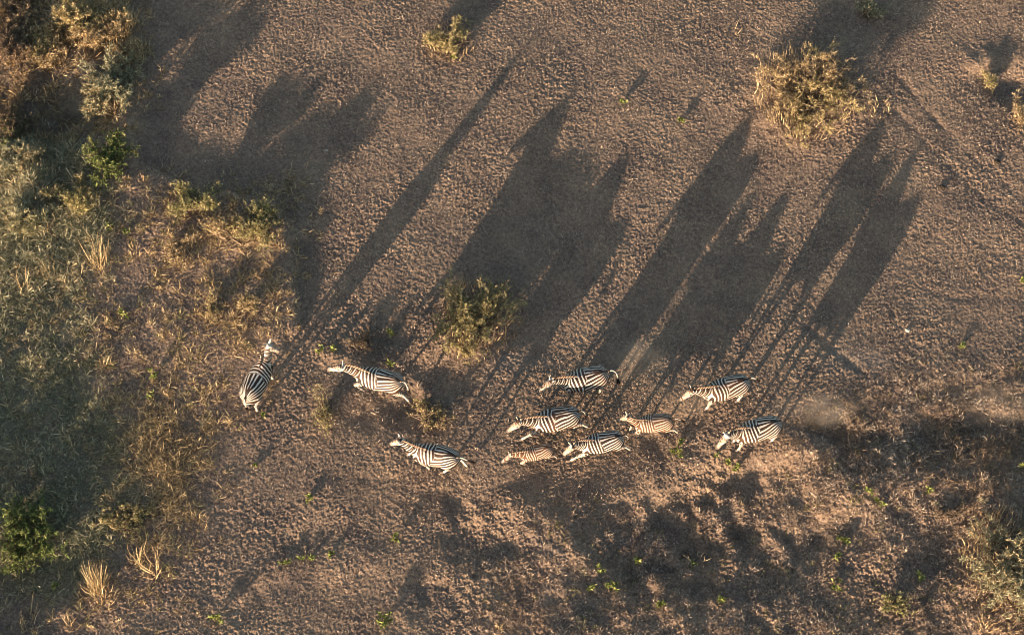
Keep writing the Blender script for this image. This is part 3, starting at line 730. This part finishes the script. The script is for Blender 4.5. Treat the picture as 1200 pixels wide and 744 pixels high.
# gait: per leg (left front, right front, left hind, right hind) angles of the four segments
WALK = [(-8, 12, 4, 25), (-12, -12, -18, -5), (34, -30, 8, 30), (20, -52, -8, 5)]
TROT1 = [(8, 42, -30, -60), (-14, -20, -24, -10), (16, -62, -22, -20), (44, -18, 18, 35)]
TROT2 = [(-14, -20, -24, -10), (10, 46, 20, 30), (44, -18, 18, 35), (14, -64, -24, -20)]
REACH = [(12, 52, 42, 48), (4, 38, -50, -80), (12, -66, -28, -30), (30, -52, -6, 0)]
GALLOP = [(10, 62, -55, -85), (6, 40, 10, 20), (20, -66, -30, -25), (38, -30, 6, 20)]
STAND = [(-8, 2, 0, 28), (-6, 6, 2, 28), (28, -42, 6, 28), (30, -36, 0, 28)]
TS = ((-.09, 0, -.04), (-.08, 0, -.18), (-.02, 0, -.22))
ZEB = [
 dict(n=1, dock=(288, 467), withers=(307.5, 424), poll=(314, 405), nose=(329, 411), scale=1.0, gait=STAND, tail=((-.05, 0, -.08), (-.02, 0, -.22), (0, 0, -.22)),
      label='lone zebra at the left of the herd seen from behind, its head turned right'),
 dict(n=2, dock=(471, 447), withers=(424, 434), poll=(402, 430), nose=(382.5, 432), scale=.98, gait=TROT1, tail=((-.10, .02, -.02), (-.08, .06, -.16), (-.02, .02, -.20)),
      label='zebra trotting beside a pale sapling with a foreleg folded under its chest'),
 dict(n=3, dock=(536, 536), withers=(491, 525), poll=(470, 515.5), nose=(456, 520), scale=.95, gait=TROT2, tail=((-.14, 0, -.02), (-.14, 0, -.10), (-.05, 0, -.04)),
      label='zebra with its tail streaming straight out behind, below a patch of dead scrub'),
 dict(n=4, dock=(712, 436), withers=(667, 443), poll=(646, 446), nose=(629, 461), scale=.96, gait=WALK, tail=((-.14, .0, .0), (-.12, .06, -.18), (-.02, .10, -.24)), fat=1.08,
      label='broad zebra at the top of the middle cluster, tail curling down over shadow'),
 dict(n=5, dock=(678, 482), withers=(632, 489), poll=(609, 494), nose=(593, 506), scale=.98, gait=REACH, tail=TS, fat=1.04,
      label='zebra in the middle cluster with one foreleg stretched ahead, just above the small foal'),
 dict(n=6, dock=(646, 524), withers=(617, 529), poll=(598, 533), nose=(587, 542), scale=.66, gait=TROT1, tail=TS, foal=1, per=(14.5, .10),
      label='small zebra foal with brown tinged coat running at the bottom left of the middle cluster'),
 dict(n=7, dock=(729, 510), withers=(689, 516), poll=(671, 522.5), nose=(659, 533), scale=.88, gait=REACH, tail=TS,
      label='zebra right of the small foal, its head low over a reaching foreleg'),
 dict(n=8, dock=(788, 490), withers=(752, 491), poll=(736, 487.5), nose=(723.5, 493), scale=.80, gait=GALLOP, tail=((-.10, 0, 0), (-.12, 0, -.10), (-.08, 0, -.12)), foal=1, per=(14, .10),
      label='slim young zebra galloping with long outstretched legs behind the middle cluster'),
 dict(n=9, dock=(878, 445), withers=(833, 455), poll=(812, 457), nose=(796, 469), scale=.96, gait=WALK, tail=((-.10, 0, .02), (-.10, .03, -.06), (-.05, 0, -.1)), fat=1.02,
      label='upper zebra of the two trailing at the right, its legs tucked out of sight'),
 dict(n=10, dock=(915, 493), withers=(869, 503), poll=(852, 510), nose=(839, 526), scale=.98, gait=STAND, tail=((-.04, 0, -.08), (-.02, 0, -.22), (0, 0, -.22)),
      label='last zebra at the lower right of the herd, walking with its head lowered'),
]
for z_ in ZEB: make_zebra(z_)

# ------------------------------------------------------------------ shrubs and plants
bush('dry_bush', 942, 114, 67, 64, .85, 'large straw coloured bush at the upper right, the biggest bush on the open ground', 'bush', 'STRAW', 230, 22000, .085, .015, 1, mix_leaf=('OLIVE', 24000), lobes=22, tuft=500, gap=.75)
bush('thorny_bush', 557, 380, 52, 50, .85, 'round tangled olive bush in the middle of the picture above the running herd', 'bush', 'OLIVE', 190, 20000, .075, .014, 2, mix_leaf=('STRAW', 9000), lobes=18, tuft=300, gap=.6)
bush('dry_bush', 112, 35, 56, 34, .8, 'wide straw coloured bush on the top edge near the left corner', 'bush', 'STRAW', 130, 11000, .11, .02, 3, mix_leaf=('OLIVE', 9000), lobes=12, tuft=900)
bush('dry_bush', 133, 115, 38, 50, .75, 'pale greenish bush below the wide straw coloured one, right of the dark hollow', 'bush', 'GREY', 110, 11000, .10, .02, 4, mix_leaf=('STRAW', 6000), lobes=12)
bush('green_shrub', 133, 200, 36, 40, .8, 'feathery green shrub at the edge of the upper left grass', 'shrub', 'GREEN', 90, 7500, .075, .022, 5, mix_leaf=('OLIVE', 5000), lobes=11)
bush('scrubby_bush', 24, 50, 44, 64, .6, 'brown half dead bush filling the top left corner', 'bush', 'BROWN', 130, 9000, .10, .024, 6, mix_leaf=('STRAW', 5500), lobes=14)
bush('dry_bush', 62, 62, 30, 28, .6, 'rounded straw bush between the brown corner bush and the wide straw one', 'bush', 'STRAW', 80, 5000, .10, .02, 41, mix_leaf=('OLIVE', 3500), lobes=9, tuft=300)
bush('dry_bush', 150, 72, 24, 22, .5, 'small straw bush at the right end of the top left bushes', 'bush', 'STRAW', 60, 3000, .10, .02, 42, mix_leaf=('GREY', 3000), lobes=7, tuft=160)
bush('grassy_bush', 88, 242, 32, 26, .45, 'yellowish grass bush below and left of the feathery green shrub', 'bush', 'OLIVE', 80, 5000, .11, .018, 43, mix_leaf=('STRAW', 3500), lobes=8, tuft=260)
bush('grassy_bush', 28, 196, 36, 24, .5, 'grey green grass bush at the left edge, top of the grassy bank', 'bush', 'GREY', 80, 6000, .11, .018, 44, mix_leaf=('STRAW', 3500), lobes=8, tuft=260)
bush('grassy_bush', 38, 262, 34, 26, .45, 'grey green grass bush low on the grassy bank near the left edge', 'bush', 'GREY', 80, 5000, .11, .018, 45, mix_leaf=('OLIVE', 3500), lobes=8, tuft=200)
bush('scrubby_bush', 25, 150, 30, 26, .45, 'low brown bush at the left edge above the grey green grass', 'bush', 'BROWN', 60, 2600, .09, .022, 7, mix_leaf=('GREEN', 700), lobes=6)
bush('yellow_green_shrub', 232, 246, 34, 26, .62, 'yellow green shrub on the left bank, upper left of the pair above the lone zebra', 'shrub', 'OLIVE', 80, 5000, .07, .02, 8, mix_leaf=('GREEN', 900), lobes=6)
bush('yellow_green_shrub', 312, 274, 34, 32, .62, 'yellow green shrub at the brink of the bank above the lone zebra', 'shrub', 'OLIVE', 80, 5000, .07, .02, 9, mix_leaf=('GREEN', 700), lobes=6)
bush('dry_shrub', 272, 284, 36, 26, .42, 'low straw coloured shrub between the two yellow green ones on the bank', 'shrub', 'STRAW', 80, 3200, .09, .018, 10, lobes=6, mix_leaf=('OLIVE', 600))
bush('dry_shrub', 212, 300, 28, 26, .35, 'sparse brown twiggy shrub below the upper left yellow green one', 'shrub', 'STRAW', 60, 1500, .08, .018, 11, lobes=5)
bush('dry_shrub', 250, 362, 16, 16, .40, 'small straw shrub on the bank, left of two above the lone zebra', 'shrub', 'STRAW', 34, 700, .08, .018, 12, lobes=4, mix_leaf=('OLIVE', 350))
bush('dry_shrub', 294, 362, 18, 14, .40, 'small straw shrub on the bank, right of two above the lone zebra', 'shrub', 'STRAW', 34, 700, .08, .018, 13, lobes=4, mix_leaf=('OLIVE', 350))
bush('bright_green_shrub', 28, 626, 46, 46, .78, 'bright green leafy shrub rising out of the shade at the lower left edge', 'shrub', 'GREEN', 110, 6500, .11, .03, 14, lobes=12)
bush('grassy_bush', 1180, 672, 52, 72, .8, 'grey green bush cut by the lower right edge', 'bush', 'GREY', 140, 14000, .11, .02, 15, mix_leaf=('STRAW', 7000), lobes=14, tuft=500)
bush('pale_sapling', 383, 482, 24, 26, .75, 'pale yellow sapling in front of the folded foreleg of a trotting zebra', 'sapling', 'OLIVE', 44, 1500, .06, .018, 16, lobes=7)
bush('low_green_bush', 1048, 706, 20, 14, .32, 'low olive plant near the bottom edge, left of the lower right bush', 'bush', 'OLIVE', 36, 900, .06, .02, 17, mix_leaf=('GREEN', 500), lobes=5)
bush('yellow_tuft_bush', 528, 52, 32, 30, .45, 'yellow green grassy clump alone near the top edge', 'bush', 'OLIVE', 60, 3000, .10, .018, 18, mix_leaf=('STRAW', 1200), lobes=6, tuft=160)
bush('dry_scrub', 500, 490, 40, 20, .30, 'dead twiggy scrub above the zebra with the streaming tail', 'bush', 'STRAW', 80, 1100, .07, .018, 19, lobes=8, mix_leaf=('OLIVE', 700))
bush('dry_scrub', 1160, 98, 16, 10, .32, 'little yellow clump near the upper right corner', 'bush', 'OLIVE', 30, 800, .08, .018, 20, lobes=4, mix_leaf=('STRAW', 300))
bush('dry_scrub', 1192, 135, 14, 26, .42, 'straw clump cut by the right edge below the upper right corner', 'bush', 'STRAW', 36, 900, .09, .018, 21, lobes=5)
bush('dry_scrub', 1012, 18, 30, 18, .38, 'dark grey clump in shadow at the top edge above the biggest bush', 'bush', 'GREY', 40, 1100, .09, .02, 22, lobes=6)
bush('dry_scrub', 1110, 600, 30, 18, .22, 'flat brown scrub on the rough ground left of the lower right bush', 'bush', 'BROWN', 40, 400, .06, .018, 23, lobes=5)
bush('scrubby_bush', 158, 600, 40, 26, .22, 'tangle of pale seed heads and straw at the edge of the lower left shade', 'bush', 'OLIVE', 80, 3000, .07, .02, 24, lobes=6, mix_leaf=('STRAW', 900))
bush('thorny_bush', 430, 405, 26, 14, .28, 'thin brown scrub just above the trotting zebra nearest the lone one', 'bush', 'BROWN', 40, 350, .06, .018, 25, lobes=5, mix_leaf=('STRAW', 150))

T = [
 (114, 690, 8, .95, 110, 'tall straw coloured grass tuft standing in the lower left shade, the tallest there', .45),
 (120, 702, 14, .6, 70, 'short straw grass at the foot of the tallest lower left tuft', .8),
 (160, 656, 7, .9, 30, 'upright straw tuft right of the tallest lower left one', .5),
 (183, 672, 8, .8, 24, 'loose straw tuft farthest right of the lower left row', .8),
 (30, 732, 12, .9, 26, 'open splayed straw tuft near the bottom left corner', .9),
 (60, 726, 3, .45, 16, 'thin V shaped straw tuft beside the bottom left corner one', .8),
 (80, 730, 6, .40, 16, 'small straw tuft on the bottom edge below the tallest lower left one', .5),
 (118, 312, 10, 1.1, 60, 'upright pale straw tuft on the left bank below the feathery green shrub', .5),
 (64, 326, 8, .9, 26, 'leaning straw tuft in the grey green grass at the left', .7),
 (28, 344, 8, .9, 22, 'straw tuft nearest the left edge above the shade', .7),
 (160, 300, 8, .35, 24, 'low straw tuft right of the upright pale one on the left bank', .8),
 (118, 430, 5, .40, 8, 'single bent straw stem on the edge of the left shade', .6),
 (200, 545, 16, .35, 60, 'spreading orange straw tuft right of the matted straw', 1.0),
 (175, 510, 12, .35, 50, 'orange straw tuft at the top of the matted straw', 1.0),
 (860, 40, 6, .40, 8, 'few bare straw stalks near the top edge left of the biggest bush', .8),
 (1030, 130, 14, .25, 60, 'low straw tuft touching the right side of the biggest bush', .9),
 (820, 655, 10, .35, 16, 'pale forked straw stalks in the shadow at the lower right', .8),
 (1140, 650, 14, .30, 40, 'curled brown grass left of the lower right bush', 1.0),
 (1150, 735, 9, .30, 50, 'curled brown grass at the bottom edge in the right corner', 1.0),
 (585, 735, 3, .18, 44, 'faint short tuft at the middle of the bottom edge', 1.0),
]
for i, (x, y, r, h, n, lab, sp) in enumerate(T): tuft('grass_tuft', x, y, r, h, n, lab, 'grass tuft', 'STRAW', i, 'straw grass tufts', .022, sp*.7)
bush('tall_bush', -200, 650, 60, 55, 1.35, 'tall bush beyond the left edge, highest of those shading the lower left grass', 'bush', 'OLIVE', 120, 9000, .13, .05, 31, lobes=9)
bush('tall_bush', -130, 735, 60, 50, 1.5, 'tall dense bush just beyond the lower left corner', 'bush', 'OLIVE', 120, 9000, .13, .05, 32, lobes=9)
bush('tall_bush', -50, 800, 46, 34, .65, 'dense bush below the lower left corner of the grass', 'bush', 'OLIVE', 110, 8000, .13, .05, 33, lobes=9)
# taller seeding grasses round the big bushes
S_ = [
 (450, 726, 13, .30, 90, 'bright green plant on the bottom edge left of centre, the largest small green plant'),
 (462, 633, 7, .16, 36, 'lone green plant below the zebra with the streaming tail, casting a long shadow'),
 (363, 585, 5, .10, 26, 'tiny lime green plant casting a narrow shadow left of the lowest left zebra'),
 (254, 722, 14, .30, 60, 'green plant near the bottom edge below the lone zebra'),
 (182, 440, 10, .28, 50, 'yellow green plant left of the lone zebra'),
 (150, 372, 8, .20, 36, 'small green plant at the left beside the edge of shade'),
 (178, 466, 5, .16, 20, 'small dry green plant just below the yellow green one left of the lone zebra'),
 (376, 412, 6, .20, 30, 'little green plant above the nose of the trotting zebra nearest the lone one'),
 (391, 410, 6, .20, 30, 'second little green plant, right of the one above that zebra nose'),
 (459, 388, 8, .26, 44, 'green plant in the shadow left of the round central bush'),
 (456, 430, 6, .14, 24, 'green sprig against the back of the trotting zebra nearest the lone one'),
 (733, 122, 8, .18, 36, 'tiny green plant in open ground, upper middle'),
 (800, 143, 8, .20, 36, 'tiny yellow green plant left of the biggest bush'),
 (793, 531, 9, .20, 54, 'green plant right below the galloping young zebra'),
 (798, 518, 5, .16, 22, 'green sprig directly above the plant below the galloping young zebra'),
 (852, 542, 5, .12, 24, 'left of two green sprigs under the head of the last zebra'),
 (862, 547, 6, .12, 26, 'right of two green sprigs under the head of the last zebra'),
 (838, 533, 4, .10, 14, 'tiny green sprig at the nose of the last zebra'),
 (745, 656, 5, .14, 30, 'topmost bright plant of the lower middle cluster'),
 (718, 685, 10, .18, 60, 'widest bright plant of the lower middle cluster'),
 (692, 690, 7, .14, 36, 'bright plant left of the widest one in the lower middle cluster'),
 (704, 666, 6, .12, 22, 'dull green plant between the bright ones in the lower middle cluster'),
 (774, 708, 8, .16, 44, 'low green plant below and right of the lower middle cluster'),
 (842, 706, 8, .14, 36, 'low green plant near the bottom, between the lower middle cluster and the olive plant'),
 (815, 658, 6, .14, 22, 'green leaves at the foot of the pale forked stalks'),
 (987, 630, 10, .18, 50, 'green plant on the rough ground right of centre at the bottom'),
 (982, 655, 7, .14, 26, 'sparse green sprigs below the right hand green plant'),
 (980, 686, 9, .16, 40, 'lower of the green plants on the rough right hand ground'),
 (1030, 592, 8, .18, 30, 'faded yellow plant among the hummocks at the right'),
 (1018, 580, 6, .14, 22, 'small dull green plant above the faded yellow one'),
 (1088, 577, 6, .14, 22, 'green sprig on the hummocks farther right'),
 (1078, 676, 7, .14, 24, 'dark green plant above the olive one near the bottom right'),
 (1192, 546, 8, .18, 30, 'green sprigs at the right edge in the band of shadow'),
 (360, 655, 9, .14, 36, 'green leaves in the brown patch at the lower left, right one'),
 (336, 660, 8, .12, 30, 'yellowish leaves in the brown patch at the lower left, left one'),
 (386, 650, 7, .12, 22, 'faint green plant in the brown patch at the lower left, uppermost'),
 (1126, 405, 5, .10, 18, 'tiny lime plant in open ground at the right'),
 (1197, 330, 5, .14, 20, 'green sprig cut by the right edge'),
 (10, 175, 9, .25, 50, 'dark green leaves at the left edge above the grey green grass'),
 (152, 278, 7, .18, 30, 'bright green leaves beside the pale straw tuft on the left bank'),
 (130, 272, 6, .16, 24, 'green leaves left of the bright ones on the left bank'),
 (65, 686, 6, .14, 26, 'dark green weed among the lower left straw tufts'),
 (534, 68, 5, .16, 26, 'vivid green sprig at the foot of the yellow green clump near the top'),
 (300, 547, 4, .08, 16, 'tiny lime plant on bare soil below the lone zebra'),
 (310, 487, 4, .10, 16, 'little green plant at the heels of the lone zebra'),
]
for i, (x, y, r, h, n, lab) in enumerate(S_): sprout(x, y, r*1.15, h, int(n*1.5), lab, i, 'LEAF')

twig(1148, 612, 1178, 596, .014, 'pale curved dead branch on the ground above the lower right bush', 1, 2)
twig(846, 58, 852, 12, .010, 'thin dry stick lying upright in the picture left of the biggest bush', 2, 3)
twig(600, 560, 640, 545, .006, 'fine dry twig below the small foal', 3, 2)
twig(566, 425, 612, 448, .007, 'straw coloured stick left of the broad zebra', 4, 2)
twig(505, 500, 548, 478, .008, 'dead stick in the scrub above the zebra with the streaming tail', 5, 3)
twig(838, 507, 860, 505, .008, 'short stick right by the mane of the last zebra', 6, 1)
twig(905, 160, 935, 178, .010, 'fallen grey twig at the lower edge of the biggest bush', 8, 3)
twig(520, 425, 545, 440, .010, 'dead twig lying at the foot of the round central bush', 9, 3)
twig(215, 330, 250, 318, .010, 'dead pale branch under the shrubs of the left bank', 10, 3)
twig(120, 150, 160, 135, .012, 'bare branch at the edge of the dark hollow at the top left', 11, 3)
twig(1120, 665, 1148, 690, .010, 'broken twig at the foot of the lower right bush', 12, 3)
twig(1075, 515, 1120, 540, .009, 'dry stick in the dark band at the right', 7, 3)

# ------------------------------------------------------------------ dust hanging behind the running animals
def dust(px, py, rx, ry, h, dens, seed, label):
    dens *= 1.0; c = P(px, py); z0 = float(ground_z(c[0], c[1])[0]); nu, nv = 24, 12; V = []; F = []
    rx /= 40; ry /= 36; rr = random.Random(seed); ph = [rr.random()*6.28 for _ in range(4)]
    for j in range(nv+1):
        b = math.pi*j/nv
        for i in range(nu):
            a = 2*math.pi*i/nu; q = 1+.12*math.sin(3*a+ph[0])+.08*math.sin(5*a+ph[1]+2*b)
            V.append((rx*q*math.cos(a)*math.sin(b), ry*q*math.sin(a)*math.sin(b), h*.5+h*.5*math.cos(b)+.02))
    for j in range(nv):
        for i in range(nu): F.append((j*nu+i, (j+1)*nu+i, (j+1)*nu+(i+1) % nu, j*nu+(i+1) % nu))
    m = bpy.data.materials.new('dust_air'); m.use_nodes = True; t = m.node_tree; t.nodes.remove(t.nodes['Principled BSDF'])
    v = t.nodes.new('ShaderNodeVolumePrincipled'); v.inputs['Color'].default_value = (.86, .74, .62, 1); v.inputs['Anisotropy'].default_value = .3
    tc = t.nodes.new('ShaderNodeTexCoord'); mp = t.nodes.new('ShaderNodeVectorMath'); mp.operation = 'DIVIDE'
    t.links.new(tc.outputs['Object'], mp.inputs[0]); mp.inputs[1].default_value = (rx, ry, h)
    ln = t.nodes.new('ShaderNodeVectorMath'); ln.operation = 'LENGTH'; t.links.new(mp.outputs[0], ln.inputs[0])
    fo = math_(t, 'SUBTRACT', 1.0, ln.outputs['Value']); fo.node.use_clamp = True
    n = noise(t, 1.6, 4, .6); n2 = math_(t, 'MULTIPLY_ADD', n, 4.0, -1.5); n2.node.use_clamp = True
    d = math_(t, 'MULTIPLY', math_(t, 'MULTIPLY', fo, n2), dens); t.links.new(d, v.inputs['Density'])
    t.links.new(v.outputs[0], t.nodes['Material Output'].inputs['Volume'])
    o = np_mesh('dust_cloud', np.array(V), np.array(F), None, None, m, True); o.location = (c[0], c[1], z0)
    return tag(o, label, 'dust', kind='stuff')
dust(748, 428, 50, 32, 1.0, 1.9, 1, 'pale dust hanging behind the broad zebra and its neighbour')
dust(955, 484, 60, 24, .8, 1.4, 2, 'streak of dust trailing behind the last zebra')
dust(800, 470, 60, 26, .8, .7, 3, 'thin dust between the two trailing zebras and the cluster')
dust(1165, 478, 70, 30, .9, .5, 4, 'faint dust drifting at the right edge')

# ------------------------------------------------------------------ droppings and a stone
def lump(name, px, py, r, h, n, mat, label, cat, seed):
    rg = np.random.RandomState(seed+9000); c = P(px, py); z0 = float(ground_z(c[0], c[1])[0]); bm = bmesh.new()
    for k in range(n):
        a = rg.rand()*6.28; q = r*.55*math.sqrt(k/n); s_ = r*(.62 if n > 1 else 1)*(.7+.5*rg.rand())
        o = Vector((math.cos(a)*q, math.sin(a)*q, h*.45*(1-.5*k/n)))
        g = bmesh.ops.create_icosphere(bm, subdivisions=3, radius=1)
        for v in g['verts']:
            d = 1+.16*math.sin(5*v.co.x+k)*math.cos(4*v.co.y+seed)+.10*math.sin(9*v.co.z+3*v.co.x+k)
            v.co = o+Vector((v.co.x*s_*d, v.co.y*s_*d*.85, v.co.z*h*.6*d))
    me = bpy.data.meshes.new(name); bm.to_mesh(me); bm.free()
    ob = bpy.data.objects.new(name, me); C.objects.link(ob); ob.location = (c[0], c[1], z0); me.materials.append(mat)
    return tag(ob, label, cat)
md_, nt_, b_ = new_mat('dung', .9, .2); nt_.links.new(ramp(nt_, [(.3, (.02, .015, .011)), (.7, (.07, .05, .036))], noise(nt_, 20, 4)), b_.inputs['Base Color'])
ms_, nt_, b_ = new_mat('pale_stone', .8, .3); nt_.links.new(ramp(nt_, [(.3, (.30, .26, .22)), (.7, (.46, .42, .37))], noise(nt_, 18, 4)), b_.inputs['Base Color'])
lump('dung_pile', 1104, 220, .11, .07, 7, md_, 'dark dung pile on open ground at the upper right, lower of two', 'dung', 1)
lump('dung_pile', 1168, 191, .10, .07, 6, md_, 'dark dung pile nearer the right edge, upper of two', 'dung', 2)
lump('stone', 1063, 388, .06, .07, 1, ms_, 'small pale stone lying on bare soil at the right', 'stone', 3)
lump('stone', 383, 177, .045, .05, 1, ms_, 'small whitish stone in the big shadow at the upper left', 'stone', 4)
